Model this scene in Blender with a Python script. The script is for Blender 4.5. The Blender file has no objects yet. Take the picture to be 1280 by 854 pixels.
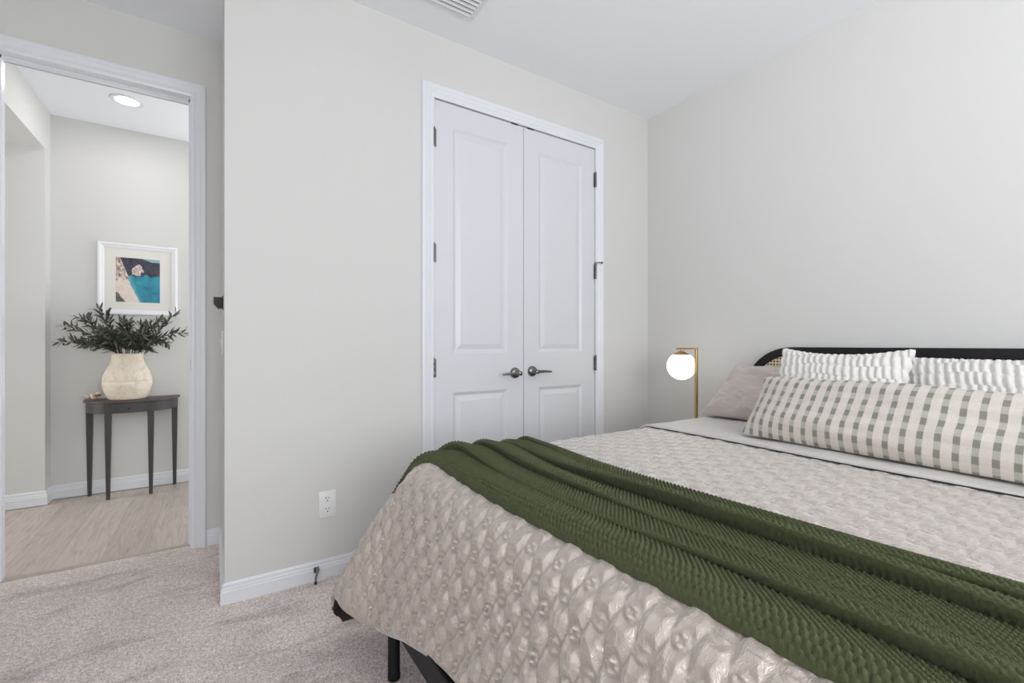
import bpy, bmesh, math, random
import numpy as np
from mathutils import Vector, Matrix

random.seed(7)
rng = np.random.default_rng(11)
scene = bpy.context.scene
COL = scene.collection
PI = math.pi

# ------------------------------------------------------------------ camera
HC = 1.11
cam_d = bpy.data.cameras.new('camera')
cam_d.sensor_width = 36.0
cam_d.lens = 568.9 / 1280 * 36.0
cam_d.shift_y = 3.0 / 1280
cam_d.clip_start = 0.02
cam = bpy.data.objects.new('camera', cam_d)
COL.objects.link(cam)
cam.location = (0, 0, HC)
cam.rotation_euler = (PI / 2, 0, math.radians(56.8 - 90))
scene.camera = cam

# ------------------------------------------------------------------ view, world, lights
scene.view_settings.view_transform = 'Standard'
scene.view_settings.look = 'None'
scene.view_settings.gamma = 1.0
scene.view_settings.exposure = 0.0
scene.view_settings.use_curve_mapping = False
scene.cycles.max_bounces = 16
scene.cycles.diffuse_bounces = 10
scene.cycles.glossy_bounces = 4
scene.cycles.transparent_max_bounces = 8
scene.cycles.sample_clamp_indirect = 6.0
scene.cycles.use_denoising = True

world = bpy.data.worlds.new('world')
scene.world = world
world.use_nodes = True
bg = world.node_tree.nodes['Background']
bg.inputs[0].default_value = (0.80, 0.90, 1.0, 1)
bg.inputs[1].default_value = 1.5


def area_light(name, loc, target, sx, sy, power, color, spread=PI):
    d = bpy.data.lights.new(name, 'AREA')
    d.shape = 'RECTANGLE'
    d.size, d.size_y = sx, sy
    d.energy = power
    d.color = color
    d.spread = spread
    o = bpy.data.objects.new(name, d)
    COL.objects.link(o)
    o.location = loc
    o.rotation_euler = (Vector(target) - Vector(loc)).to_track_quat('-Z', 'Y').to_euler()
    return o


# daylight through the window in the wall behind the camera, and through the window of the adjoining room; the other two are added fill
area_light('window_daylight', (0.55, -2.22, 1.60), (0.65, 0, 2.2), 2.6, 1.7, 78, (0.97, 0.985, 1.0))
area_light('window_daylight', (-1.24, -0.35, 1.60), (0.6, -0.2, 2.75), 1.4, 1.4, 17, (0.97, 0.985, 1.0), math.radians(96))  # added fill from the left wall, aimed up to brighten the ceiling
area_light('window_daylight', (-3.95, 3.75, 1.45), (-1, 3.75, 0.5), 1.0, 1.8, 40, (0.98, 0.99, 1.0))
area_light('window_daylight', (1.44, 3.83, 1.40), (-0.6, 3.83, 2.4), 1.0, 1.7, 22, (0.98, 0.99, 1.0))  # added fill from the unseen hall end, brightens hall ceiling and header

# ------------------------------------------------------------------ node helpers


class NT:
    def __init__(self, name):
        self.m = bpy.data.materials.new(name)
        self.m.use_nodes = True
        self.t = self.m.node_tree
        self.b = self.t.nodes['Principled BSDF']
        self.out = self.t.nodes['Material Output']

    def n(self, typ, **kw):
        nd = self.t.nodes.new(typ)
        for k, v in kw.items():
            setattr(nd, k, v)
        return nd

    def put(self, sock, v):
        if hasattr(v, 'is_output') or isinstance(v, bpy.types.NodeSocket):
            self.t.links.new(v, sock)
        elif isinstance(v, (tuple, list)) and len(v) == 3 and sock.type == 'RGBA':
            sock.default_value = (*v, 1)
        else:
            sock.default_value = v

    def set(self, key, v):
        self.put(self.b.inputs[key], v)
        return self

    def math(self, op, a, b=0.0, c=0.0):
        nd = self.n('ShaderNodeMath', operation=op)
        for i, v in enumerate((a, b, c)):
            self.put(nd.inputs[i], v)
        return nd.outputs[0]

    def coord(self, kind='Object'):
        return self.n('ShaderNodeTexCoord').outputs[kind]

    def sep(self, v):
        nd = self.n('ShaderNodeSeparateXYZ')
        self.put(nd.inputs[0], v)
        return nd.outputs

    def mapping(self, v, scale=(1, 1, 1), rot=(0, 0, 0)):
        nd = self.n('ShaderNodeMapping')
        self.put(nd.inputs['Vector'], v)
        nd.inputs['Scale'].default_value = scale
        nd.inputs['Rotation'].default_value = rot
        return nd.outputs[0]

    def noise(self, vec, scale, detail=3, rough=0.5, dist=0.0):
        nd = self.n('ShaderNodeTexNoise')
        self.put(nd.inputs['Vector'], vec)
        nd.inputs['Scale'].default_value = scale
        nd.inputs['Detail'].default_value = detail
        nd.inputs['Roughness'].default_value = rough
        nd.inputs['Distortion'].default_value = dist
        return nd.outputs['Fac']

    def ramp(self, fac, stops):
        nd = self.n('ShaderNodeValToRGB')
        self.put(nd.inputs[0], fac)
        el = nd.color_ramp.elements
        while len(el) < len(stops):
            el.new(0.5)
        for e, (p, c) in zip(el, stops):
            e.position = p
            e.color = (*c, 1)
        return nd.outputs[0]

    def mix(self, fac, a, b):
        nd = self.n('ShaderNodeMix', data_type='RGBA')
        self.put(nd.inputs[0], fac)
        self.put(nd.inputs[6], a)
        self.put(nd.inputs[7], b)
        return nd.outputs[2]

    def bump(self, h, strength=0.2, dist=0.01):
        nd = self.n('ShaderNodeBump')
        nd.inputs['Strength'].default_value = strength
        nd.inputs['Distance'].default_value = dist
        self.put(nd.inputs['Height'], h)
        self.t.links.new(nd.outputs[0], self.b.inputs['Normal'])
        return self


def plain(name, col, rough=0.5, metal=0.0, spec=0.5, sheen=0.0):
    m = NT(name)
    m.set('Base Color', col).set('Roughness', rough).set('Metallic', metal).set('Specular IOR Level', spec)
    if sheen:
        m.set('Sheen Weight', sheen)
    return m


def wall_paint(name, col):
    m = plain(name, col, 0.75, spec=0.25)
    c = m.coord('Object')
    m.bump(m.noise(c, 95, 3, 0.55), 0.10, 0.004)
    return m.m


M = {}
M['wall'] = wall_paint('greige_wall_paint', (0.650, 0.645, 0.628))
M['ceiling'] = wall_paint('white_ceiling_paint', (0.86, 0.88, 0.91))
M['trim'] = plain('white_trim_paint', (0.74, 0.755, 0.79), 0.32).m
M['door'] = plain('white_door_paint', (0.665, 0.68, 0.71), 0.34).m
M['plate'] = plain('white_plastic', (0.80, 0.80, 0.79), 0.3).m
M['slot'] = plain('dark_slot', (0.02, 0.02, 0.02), 0.6).m
M['nickel'] = plain('satin_nickel', (0.22, 0.215, 0.21), 0.26, 1.0).m
M['hinge'] = plain('hinge_nickel', (0.20, 0.20, 0.20), 0.35, 1.0).m
M['black'] = plain('black_plastic', (0.006, 0.006, 0.006), 0.5).m
M['black_metal'] = plain('black_powdercoat', (0.006, 0.006, 0.007), 0.5, spec=0.3).m
M['brass'] = plain('brushed_brass', (0.55, 0.38, 0.17), 0.3, 1.0).m
M['dark'] = plain('black_backing_fabric', (0.004, 0.004, 0.004), 0.9, spec=0.1).m

# carpet
m = plain('greige_carpet', (0.3, 0.27, 0.26), 0.95, spec=0.1, sheen=0.25)
c = m.coord('Object')
fine = m.noise(c, 150, 3, 0.7)
mid = m.noise(c, 60, 3, 0.6)
big = m.noise(c, 2.6, 4, 0.6, 0.8)
base = m.mix(m.ramp(big, [(0.40, (0, 0, 0)), (0.66, (1, 1, 1))]), (0.91, 0.80, 0.765), (0.75, 0.655, 0.62))
grain = m.ramp(m.math('ADD', m.math('MULTIPLY', fine, 0.7), m.math('MULTIPLY', mid, 0.3)), [(0.36, (0.45, 0.44, 0.43)), (0.60, (1.25, 1.25, 1.25))])
mm = m.n('ShaderNodeMix', data_type='RGBA', blend_type='MULTIPLY')
m.put(mm.inputs[0], 1.0); m.put(mm.inputs[6], base); m.put(mm.inputs[7], grain)
scuff = m.ramp(m.math('ADD', m.math('MULTIPLY', m.noise(m.mapping(c, (1, 2.2, 1), (0, 0, 0.5)), 3.4, 4, 0.6, 0.6), 0.8), m.math('MULTIPLY', m.noise(c, 70, 2, 0.6), 0.2)), [(0.52, (1, 1, 1)), (0.63, (0.74, 0.73, 0.73))])
m2 = m.n('ShaderNodeMix', data_type='RGBA', blend_type='MULTIPLY')
m.put(m2.inputs[0], 1.0); m.put(m2.inputs[6], mm.outputs[2]); m.put(m2.inputs[7], scuff)
m.set('Base Color', m2.outputs[2])
m.bump(m.math('ADD', m.noise(c, 160, 2, 0.7), m.math('MULTIPLY', big, 0.6)), 0.8, 0.012)
M['carpet'] = m.m

# wood planks of the hall, running along Y
m = plain('oak_plank_floor', (0.3, 0.25, 0.2), 0.38, spec=0.4)
c = m.coord('Object')
br = m.n('ShaderNodeTexBrick', offset=0.37)
m.put(br.inputs['Vector'], m.mapping(c, rot=(0, 0, PI / 2)))
br.inputs['Scale'].default_value = 1.0
br.inputs['Brick Width'].default_value = 1.25
br.inputs['Row Height'].default_value = 0.19
br.inputs['Mortar Size'].default_value = 0.0018
br.inputs['Color1'].default_value = (0.50, 0.44, 0.395, 1)
br.inputs['Color2'].default_value = (0.43, 0.38, 0.34, 1)
br.inputs['Mortar'].default_value = (0.34, 0.30, 0.265, 1)
g = m.noise(m.mapping(c, (13, 1.1, 1)), 2.2, 6, 0.66, 2.4)
gm = m.ramp(g, [(0.32, (0.76, 0.75, 0.74)), (0.52, (1.02, 1.0, 0.98)), (0.7, (1.13, 1.12, 1.1))])
mm = m.n('ShaderNodeMix', data_type='RGBA', blend_type='MULTIPLY')
m.put(mm.inputs[0], 1.0); m.put(mm.inputs[6], br.outputs[0]); m.put(mm.inputs[7], gm)
m.set('Base Color', mm.outputs[2])
m.bump(g, 0.12, 0.003)
M['wood_floor'] = m.m

# quilt satin
m = plain('cream_satin', (0.535, 0.462, 0.405), 0.27, 0.30, spec=1.0, sheen=1.0)
m.set('Sheen Roughness', 0.30)
c = m.coord('UV')
w = m.noise(m.mapping(c, (1, 2.2, 1), (0, 0, 0.7)), 62, 3, 0.6, 1.2)
w = m.math('ABSOLUTE', m.math('SUBTRACT', w, 0.5))
m.bump(w, 0.38, 0.014)
M['quilt'] = m.m
M['lining'] = plain('dark_brown_lining', (0.030, 0.020, 0.018), 0.8).m
m = plain('cream_sheet', (0.555, 0.515, 0.49), 0.55, sheen=0.2)
m.bump(m.noise(m.coord('UV'), 22, 4, 0.6, 1.0), 0.35, 0.01)
M['sheet'] = m.m
m = plain('white_mattress_ticking', (0.7, 0.68, 0.66), 0.8)
M['mattress'] = m.m
# green wool
m = plain('green_knit_wool', (0.05, 0.08, 0.03), 0.9, spec=0.12, sheen=0.06)
c = m.coord('UV')
m.set('Base Color', m.mix(m.noise(c, 160, 2, 0.6), (0.048, 0.057, 0.025), (0.118, 0.130, 0.069)))
m.bump(m.noise(c, 420, 2, 0.6), 0.4, 0.003)
M['wool'] = m.m
# pillows
m = plain('taupe_linen', (0.50, 0.43, 0.40), 0.75, sheen=0.3)
c = m.coord('UV')
m.bump(m.noise(m.mapping(c, (1, 2.2, 1), (0, 0, 0.5)), 7, 4, 0.55, 1.2), 0.5, 0.02)
M['taupe'] = m.m
m = plain('white_gathered_cotton', (0.70, 0.68, 0.655), 0.8, sheen=0.2)
m.bump(m.noise(m.coord('UV'), 120, 3, 0.6), 0.3, 0.004)
M['white_knit'] = m.m
# striped bolster: UV in metres
m = plain('striped_linen', (0.7, 0.65, 0.6), 0.8, sheen=0.2)
c = m.coord('UV')
u, v, _ = m.sep(c)
fu = m.math('FRACT', m.math('MULTIPLY', u, 1 / 0.0425))
col_mask = m.math('MULTIPLY', m.math('GREATER_THAN', fu, 0.30), m.math('LESS_THAN', fu, 0.68))
fv = m.math('FRACT', m.math('MULTIPLY', v, 1 / 0.050))
dash = m.math('GREATER_THAN', fv, 0.5)
weave = m.noise(m.mapping(c, (1, 6, 1)), 130, 2, 0.7)
weave2 = m.noise(m.mapping(c, (6, 1, 1)), 130, 2, 0.7)
ground = m.mix(m.math('MULTIPLY', dash, 0.5), (0.66, 0.605, 0.555), (0.61, 0.55, 0.50))
stripe = m.mix(dash, (0.44, 0.42, 0.37), (0.235, 0.235, 0.195))
colr = m.mix(col_mask, ground, stripe)
wv = m.ramp(m.math('ADD', m.math('MULTIPLY', weave, 0.5), m.math('MULTIPLY', weave2, 0.5)), [(0.35, (0.86, 0.85, 0.84)), (0.65, (1.1, 1.1, 1.1))])
mm = m.n('ShaderNodeMix', data_type='RGBA', blend_type='MULTIPLY')
m.put(mm.inputs[0], 1.0); m.put(mm.inputs[6], colr); m.put(mm.inputs[7], wv)
m.set('Base Color', mm.outputs[2])
m.bump(m.noise(c, 5, 4, 0.5, 0.8), 0.35, 0.015)
M['stripe'] = m.m
M['cane'] = plain('natural_cane', (0.66, 0.54, 0.38), 0.55).m
M['ebony'] = plain('black_painted_wood', (0.007, 0.007, 0.010), 0.42, spec=0.35).m
m = plain('dark_stained_table_wood', (0.05, 0.045, 0.045), 0.42)
c = m.coord('Object')
m.set('Base Color', m.mix(m.noise(m.mapping(c, (3, 3, 20)), 6, 4, 0.6), (0.032, 0.030, 0.032), (0.062, 0.054, 0.052)))
M['table'] = m.m
m = plain('table_top_wood', (0.09, 0.065, 0.055), 0.4)
c = m.coord('Object')
m.set('Base Color', m.mix(m.noise(m.mapping(c, (2, 22, 3)), 6, 4, 0.6), (0.060, 0.046, 0.042), (0.105, 0.08, 0.07)))
M['table_top'] = m.m
m = plain('rough_cream_ceramic', (0.6, 0.5, 0.39), 0.8)
c = m.coord('Object')
m.set('Base Color', m.ramp(m.noise(c, 26, 5, 0.65), [(0.3, (0.60, 0.50, 0.40)), (0.5, (0.74, 0.65, 0.54)), (0.75, (0.80, 0.73, 0.64))]))
m.bump(m.noise(c, 90, 4, 0.65), 0.6, 0.006)
M['ceramic'] = m.m
m = plain('olive_leaf', (0.045, 0.055, 0.04), 0.5)
c = m.coord('Object')
m.set('Base Color', m.mix(m.noise(c, 40, 2), (0.034, 0.040, 0.028), (0.115, 0.122, 0.088)))
M['leaf'] = m.m
M['stem'] = plain('olive_stem', (0.09, 0.065, 0.045), 0.8).m
M['olive'] = plain('black_olive', (0.008, 0.008, 0.010), 0.35).m
m = plain('shell', (0.62, 0.5, 0.41), 0.5)
c = m.coord('Object')
m.set('Base Color', m.ramp(m.noise(c, 55, 4, 0.6), [(0.35, (0.34, 0.22, 0.16)), (0.5, (0.66, 0.52, 0.42)), (0.7, (0.80, 0.73, 0.66))]))
M['shell'] = m.m
M['nightstand'] = plain('pale_oak', (0.42, 0.31, 0.21), 0.5).m
M['picture_frame'] = plain('white_frame_paint', (0.80, 0.80, 0.82), 0.35).m
M['mat'] = plain('cream_mat_board', (0.74, 0.71, 0.67), 0.85).m


def emit(name, col, strength):
    m = NT(name)
    m.set('Base Color', (0.9, 0.9, 0.88)).set('Emission Color', col).set('Emission Strength', strength).set('Roughness', 0.3)
    return m.m


M['globe'] = emit('opal_glass_lit', (1.0, 0.93, 0.80), 1.6)
M['lens'] = emit('recessed_lens_lit', (1.0, 0.99, 0.97), 8.0)
m = NT('art_print')
at = m.n('ShaderNodeAttribute', attribute_name='print')
m.set('Base Color', at.outputs['Color']).set('Roughness', 0.45)
M['print'] = m.m
m = NT('window_glass')
tr = m.n('ShaderNodeBsdfTransparent')
gl = m.n('ShaderNodeBsdfGlossy'); gl.inputs['Roughness'].default_value = 0.02
mx = m.n('ShaderNodeMixShader'); mx.inputs[0].default_value = 0.06
m.t.links.new(tr.outputs[0], mx.inputs[1]); m.t.links.new(gl.outputs[0], mx.inputs[2]); m.t.links.new(mx.outputs[0], m.out.inputs['Surface'])
M['glass'] = m.m

# ------------------------------------------------------------------ mesh helpers


def link_mesh(name, verts, faces, mats, parent=None, smooth=False, uv=None, fmat=None, sharp=None):
    """verts are world coordinates; they are stored relative to the parent's location."""
    verts = np.asarray(verts, dtype=np.float64).reshape(-1, 3)
    org = np.array(parent['_org']) if parent is not None else None
    if parent is not None:
        verts = verts - org
    else:
        lo, hi = verts.min(0), verts.max(0)
        org = np.array([(lo[0] + hi[0]) / 2, (lo[1] + hi[1]) / 2, lo[2]])
        verts = verts - org
    me = bpy.data.meshes.new(name)
    if isinstance(faces, np.ndarray):
        nf = len(faces); k = faces.shape[1]
        me.vertices.add(len(verts)); me.vertices.foreach_set('co', verts.astype(np.float32).ravel())
        me.loops.add(nf * k); me.loops.foreach_set('vertex_index', faces.astype(np.int32).ravel())
        me.polygons.add(nf); me.polygons.foreach_set('loop_start', np.arange(0, nf * k, k, dtype=np.int32))
        me.update(calc_edges=True)
    else:
        me.from_pydata([tuple(v) for v in verts], [], faces)
    if not isinstance(mats, (list, tuple)):
        mats = [mats]
    for mt in mats:
        me.materials.append(mt)
    if uv is not None:
        lay = me.uv_layers.new(name='UVMap')
        li = np.empty(len(me.loops), dtype=np.int32); me.loops.foreach_get('vertex_index', li)
        lay.data.foreach_set('uv', np.asarray(uv, dtype=np.float32)[li].ravel())
    if fmat is not None:
        me.polygons.foreach_set('material_index', np.asarray(fmat, dtype=np.int32))
    if smooth:
        me.polygons.foreach_set('use_smooth', np.ones(len(me.polygons), dtype=bool))
        if sharp:
            me.set_sharp_from_angle(angle=math.radians(sharp))
    me.validate()
    me.update()
    o = bpy.data.objects.new(name, me)
    COL.objects.link(o)
    if parent is not None:
        o.parent = parent
        o['_org'] = list(org)
        if parent.type == 'MESH':
            pass
    else:
        o.location = org
        o['_org'] = list(org)
    if parent is not None:
        # parent's own mesh origin equals its _org, so the child sits at zero offset
        o.location = (0, 0, 0)
    return o


def tag(o, label=None, cat=None, group=None, kind=None):
    if label: o['label'] = label
    if cat: o['category'] = cat
    if group: o['group'] = group
    if kind: o['kind'] = kind
    return o


def thing(name, loc, label, cat, group=None, kind=None):
    o = bpy.data.objects.new(name, None)
    o.empty_display_size = 0.05
    COL.objects.link(o)
    o.location = loc
    o['_org'] = list(loc)
    return tag(o, label, cat, group, kind)


class MB:
    """collects shapes in world coordinates for one mesh"""
    def __init__(self):
        self.v, self.f = [], []

    def add(self, vs, fs):
        n = len(self.v)
        self.v += [tuple(p) for p in vs]
        self.f += [tuple(i + n for i in f) for f in fs]
        return self

    def box(self, x0, x1, y0, y1, z0, z1, bevel=0.0, seg=2):
        if bevel <= 0:
            vs = [(x, y, z) for x in (x0, x1) for y in (y0, y1) for z in (z0, z1)]
            fs = [(0, 1, 3, 2), (4, 6, 7, 5), (0, 4, 5, 1), (2, 3, 7, 6), (0, 2, 6, 4), (1, 5, 7, 3)]
            return self.add(vs, fs)
        bm = bmesh.new()
        bmesh.ops.create_cube(bm, size=1)
        for q in bm.verts:
            q.co = Vector(((x0 + x1) / 2 + q.co.x * (x1 - x0), (y0 + y1) / 2 + q.co.y * (y1 - y0), (z0 + z1) / 2 + q.co.z * (z1 - z0)))
        bmesh.ops.bevel(bm, geom=bm.edges[:], offset=bevel, segments=seg, affect='EDGES', profile=0.5)
        return self.bm(bm)

    def bm(self, bm):
        bm.verts.index_update()
        self.add([v.co[:] for v in bm.verts], [[v.index for v in f.verts] for f in bm.faces])
        bm.free()
        return self

    def prism(self, poly, axis, a0, a1):
        """poly: 2D points in the plane perpendicular to axis; x->(y,z), y->(x,z), z->(x,y)"""
        n = len(poly)
        def p3(p, a):
            return {'x': (a, p[0], p[1]), 'y': (p[0], a, p[1]), 'z': (p[0], p[1], a)}[axis]
        vs = [p3(p, a0) for p in poly] + [p3(p, a1) for p in poly]
        fs = [tuple(range(n)), tuple(range(2 * n - 1, n - 1, -1))]
        fs += [(i, i + n, (i + 1) % n + n, (i + 1) % n) for i in range(n)]
        return self.add(vs, fs)

    def lathe(self, prof, center, axis='z', seg=32, cap=True):
        """prof: list of (r, h) along the axis"""
        cx, cy, cz = center
        vs, fs = [], []
        for r, h in prof:
            for k in range(seg):
                a = 2 * PI * k / seg
                ca, sa = r * math.cos(a), r * math.sin(a)
                vs.append({'z': (cx + ca, cy + sa, cz + h), 'y': (cx + ca, cy + h, cz + sa), 'x': (cx + h, cy + ca, cz + sa)}[axis])
        for i in range(len(prof) - 1):
            for k in range(seg):
                k2 = (k + 1) % seg
                fs.append((i * seg + k, i * seg + k2, (i + 1) * seg + k2, (i + 1) * seg + k))
        if cap:
            fs.append(tuple(range(seg - 1, -1, -1)))
            fs.append(tuple(range((len(prof) - 1) * seg, len(prof) * seg)))
        return self.add(vs, fs)

    def tube(self, pts, rad, seg=8, cap=True):
        pts = [Vector(p) for p in pts]
        n = len(pts)
        rads = rad if isinstance(rad, (list, tuple)) else [rad] * n
        vs, fs = [], []
        up = None
        for i, p in enumerate(pts):
            t = (pts[min(i + 1, n - 1)] - pts[max(i - 1, 0)]).normalized()
            if up is None:
                up = Vector((0, 0, 1)) if abs(t.z) < 0.9 else Vector((1, 0, 0))
            a = t.cross(up).normalized()
            up = a.cross(t).normalized()
            for k in range(seg):
                ang = 2 * PI * k / seg
                vs.append(p + (a * math.cos(ang) + up * math.sin(ang)) * rads[i])
        for i in range(n - 1):
            for k in range(seg):
                k2 = (k + 1) % seg
                fs.append((i * seg + k, i * seg + k2, (i + 1) * seg + k2, (i + 1) * seg + k))
        if cap:
            fs.append(tuple(range(seg - 1, -1, -1)))
            fs.append(tuple(range((n - 1) * seg, n * seg)))
        return self.add(vs, fs)

    def make(self, name, mat, parent=None, smooth=False, sharp=35, **kw):
        bm = bmesh.new()
        vs = [bm.verts.new(p) for p in self.v]
        for f in self.f:
            try:
                bm.faces.new([vs[i] for i in f])
            except ValueError:
                pass
        bmesh.ops.recalc_face_normals(bm, faces=bm.faces[:])
        bm.verts.index_update()
        v = [x.co[:] for x in bm.verts]
        f = [[x.index for x in q.verts] for q in bm.faces]
        bm.free()
        return link_mesh(name, v, f, mat, parent, smooth, sharp=sharp if smooth else None, **kw)


def structure(name, mb, mat, parent=None, smooth=False):
    o = mb.make(name, mat, parent, smooth)
    if parent is None:
        o['kind'] = 'structure'
    return o


def vnoise(x, y, seed=0):
    """smooth 2-D value noise on numpy arrays, -1..1"""
    r = np.random.default_rng(seed)
    tab = r.random((256, 256)) * 2 - 1
    xi, yi = np.floor(x).astype(int), np.floor(y).astype(int)
    fx, fy = x - xi, y - yi
    fx, fy = fx * fx * (3 - 2 * fx), fy * fy * (3 - 2 * fy)
    g = lambda i, j: tab[(xi + i) % 256, (yi + j) % 256]
    return (g(0, 0) * (1 - fx) + g(1, 0) * fx) * (1 - fy) + (g(0, 1) * (1 - fx) + g(1, 1) * fx) * fy


def fbm(x, y, seed=0, octv=3):
    s, a = 0, 1
    for k in range(octv):
        s = s + a * vnoise(x * 2 ** k, y * 2 ** k, seed + k)
        a *= 0.5
    return s


def grid_faces(nu, nv, wrap_u=False):
    i = np.arange(nu if wrap_u else nu - 1)[:, None]
    j = np.arange(nv - 1)[None, :]
    i2 = (i + 1) % nu
    a = i * nv + j; b = i2 * nv + j; c_ = i2 * nv + j + 1; d = i * nv + j + 1
    return np.stack([a + 0 * j, b + 0 * j, c_, d], -1).reshape(-1, 4)


# ------------------------------------------------------------------ room shell
YB, XR, XE = 2.30, 2.723, 0.037         # closet wall, headboard wall, outside corner
YE, YE2 = 3.02, 3.135                   # entry wall, room side and hall side
YH, YJ, XJ = 4.525, 4.40, -0.978        # hall wall, jog wall, opening of the hall
H, HH, HS = 2.795, 2.75, 2.46           # ceilings: room, hall, adjoining room
XL, YF = -1.25, -2.20                   # walls behind the camera
DOX0, DOX1, DOZ = -0.84, -0.105, 2.455  # doorway
CX0, CX1, CZ = 0.994, 2.190, 2.452      # closet opening

structure('floor', MB().box(XL - .1, XR + .1, YF - .1, YE + 0.06, -0.10, 0.0), M['carpet'])
structure('floor_hall', MB().box(-4.1, 1.6, YE + 0.06, YH + .1, -0.10, -0.004), M['wood_floor'])
structure('trim_threshold', MB().prism([(YE + 0.045, -0.02), (YE + 0.045, 0.004), (YE + 0.055, 0.007), (YE + 0.075, 0.004), (YE + 0.075, -0.02)], 'x', DOX0, DOX1), plain('threshold_strip', (0.42, 0.36, 0.30), 0.5).m)
structure('ceiling', MB().box(XL - .1, XR + .1, YF - .1, YE2, H, H + .1), M['ceiling'])
structure('ceiling_hall', MB().box(XJ, 1.6, YE2, YH + .1, HH, HH + .1), M['ceiling'])
structure('ceiling_adjoining', MB().box(-4.1, XJ - 0.12, YE2, YJ, HS, HS + .1), M['wall'])
structure('wall_right', MB().box(XR, XR + .12, YF - .1, YB + .12, 0, H), M['wall'])
# closet wall with its opening
structure('wall_closet', MB().box(XE + .11, CX0, YB, YB + .115, 0, H).box(CX1, XR + .12, YB, YB + .115, 0, H).box(CX0, CX1, YB, YB + .115, CZ, H), M['wall'])
structure('wall_closet_interior', MB().box(CX0 - .1, CX1 + .1, YB + .60, YB + .66, 0, H).box(CX0 - .16, CX0 - .1, YB + .115, YB + .66, 0, H).box(CX1 + .1, CX1 + .16, YB + .115, YB + .66, 0, H), M['wall'])
structure('wall_return', MB().box(XE, XE + .11, YB, YE, 0, H), M['wall'])
structure('wall_entry', MB().box(XL - .1, DOX0 - .02, YE, YE2, 0, H).box(DOX1 + .02, 1.6, YE, YE2, 0, H).box(DOX0 - .02, DOX1 + .02, YE, YE2, DOZ + .02, H), M['wall'])
structure('wall_left', MB().box(XL - .1, XL, YF - .1, -1.05, 0, H).box(XL - .1, XL, 0.35, YE, 0, H).box(XL - .1, XL, -1.05, .35, 0, .9).box(XL - .1, XL, -1.05, .35, 2.3, H), M['wall'])
structure('wall_front', MB().box(XL - .1, -.75, YF - .1, YF, 0, H).box(1.85, XR + .12, YF - .1, YF, 0, H).box(-.75, 1.85, YF - .1, YF, 0, .75).box(-.75, 1.85, YF - .1, YF, 2.45, H), M['wall'])
structure('wall_hall', MB().box(XJ, 1.6, YH, YH + .1, 0, HH), M['wall'])
structure('wall_hall_end', MB().box(1.5, 1.6, YE2, 3.33, 0, HH).box(1.5, 1.6, 4.33, YH, 0, HH).box(1.5, 1.6, 3.33, 4.33, 0, .55).box(1.5, 1.6, 3.33, 4.33, 2.25, HH), M['wall'])
structure('wall_adjoining', MB().box(-4.1, XJ, YJ, YH + .1, 0, HH + .1), M['wall'])
structure('wall_header', MB().box(XJ - .12, XJ, YE2, YJ, HS - .0, HH + .1), M['wall'])
structure('wall_adjoining_near', MB().box(-4.1, XL - .1, YE, YE2, 0, HS), M['wall'])
structure('wall_adjoining_end', MB().box(-4.1, -4.0, YE2, 3.2, 0, HS).box(-4.1, -4.0, 4.3, YJ, 0, HS).box(-4.1, -4.0, 3.2, 4.3, 0, .5).box(-4.1, -4.0, 3.2, 4.3, 2.4, HS), M['wall'])


def window(n, axis, pos, a0, a1, z0, z1):
    mb = MB()
    w, d = 0.05, 0.05
    def bx(p0, p1, q0, q1):
        if axis == 'y': mb.box(p0, p1, pos, pos + d, q0, q1, .004, 1)
        else: mb.box(pos, pos + d, p0, p1, q0, q1, .004, 1)
    bx(a0, a0 + w, z0, z1); bx(a1 - w, a1, z0, z1); bx(a0 + w, a1 - w, z0, z0 + w); bx(a0 + w, a1 - w, z1 - w, z1)
    zc = (z0 + z1) / 2
    bx(a0 + w, a1 - w, zc - .02, zc + .02)
    o = structure('window_%d' % n, mb, M['trim'])
    g = MB()
    if axis == 'y': g.box(a0 + w, a1 - w, pos + d / 2 - .002, pos + d / 2 + .002, z0 + w, z1 - w)
    else: g.box(pos + d / 2 - .002, pos + d / 2 + .002, a0 + w, a1 - w, z0 + w, z1 - w)
    g.make('pane', M['glass'], o)


window(1, 'y', YF - .085, -.75, 1.85, .75, 2.45)
window(2, 'x', XL - .085, -1.05, .35, .9, 2.3)  # unseen window, added to go with the left-wall fill light
window(3, 'x', -4.085, 3.2, 4.3, .5, 2.4)
window(4, 'x', 1.535, 3.33, 4.33, .55, 2.25)  # unseen window at the hall end, added for the hall fill light

# baseboards: stepped profile (distance from wall, height)
BB = [(0, 0), (.015, 0), (.015, .052), (.0125, .056), (.0125, .064), (.009, .068), (.009, .080), (.005, .088), (0, .088)]


def baseboard(name, path, side, h=1.0):
    """path: list of (x, y) along the wall foot; side = +1 when the room lies left of the walking direction; mitred"""
    P = [Vector((p[0], p[1])) for p in path]
    n = len(P)
    vs, fs = [], []
    for i in range(n):
        if i == 0: d1 = d2 = (P[1] - P[0]).normalized()
        elif i == n - 1: d1 = d2 = (P[-1] - P[-2]).normalized()
        else: d1, d2 = (P[i] - P[i - 1]).normalized(), (P[i + 1] - P[i]).normalized()
        n1, n2 = Vector((-d1.y, d1.x)) * side, Vector((-d2.y, d2.x)) * side
        mi = (n1 + n2); mi = mi / max(1e-6, mi.dot(n1))
        for d, z in BB:
            q = P[i] + mi * d
            vs.append((q.x, q.y, z * h))
    k = len(BB)
    for i in range(n - 1):
        for j in range(k):
            j2 = (j + 1) % k
            fs.append((i * k + j, i * k + j2, (i + 1) * k + j2, (i + 1) * k + j))
    fs += [tuple(range(k)), tuple(range(n * k - 1, (n - 1) * k - 1, -1))]
    return structure(name, MB().add(vs, fs), M['trim'])


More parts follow.
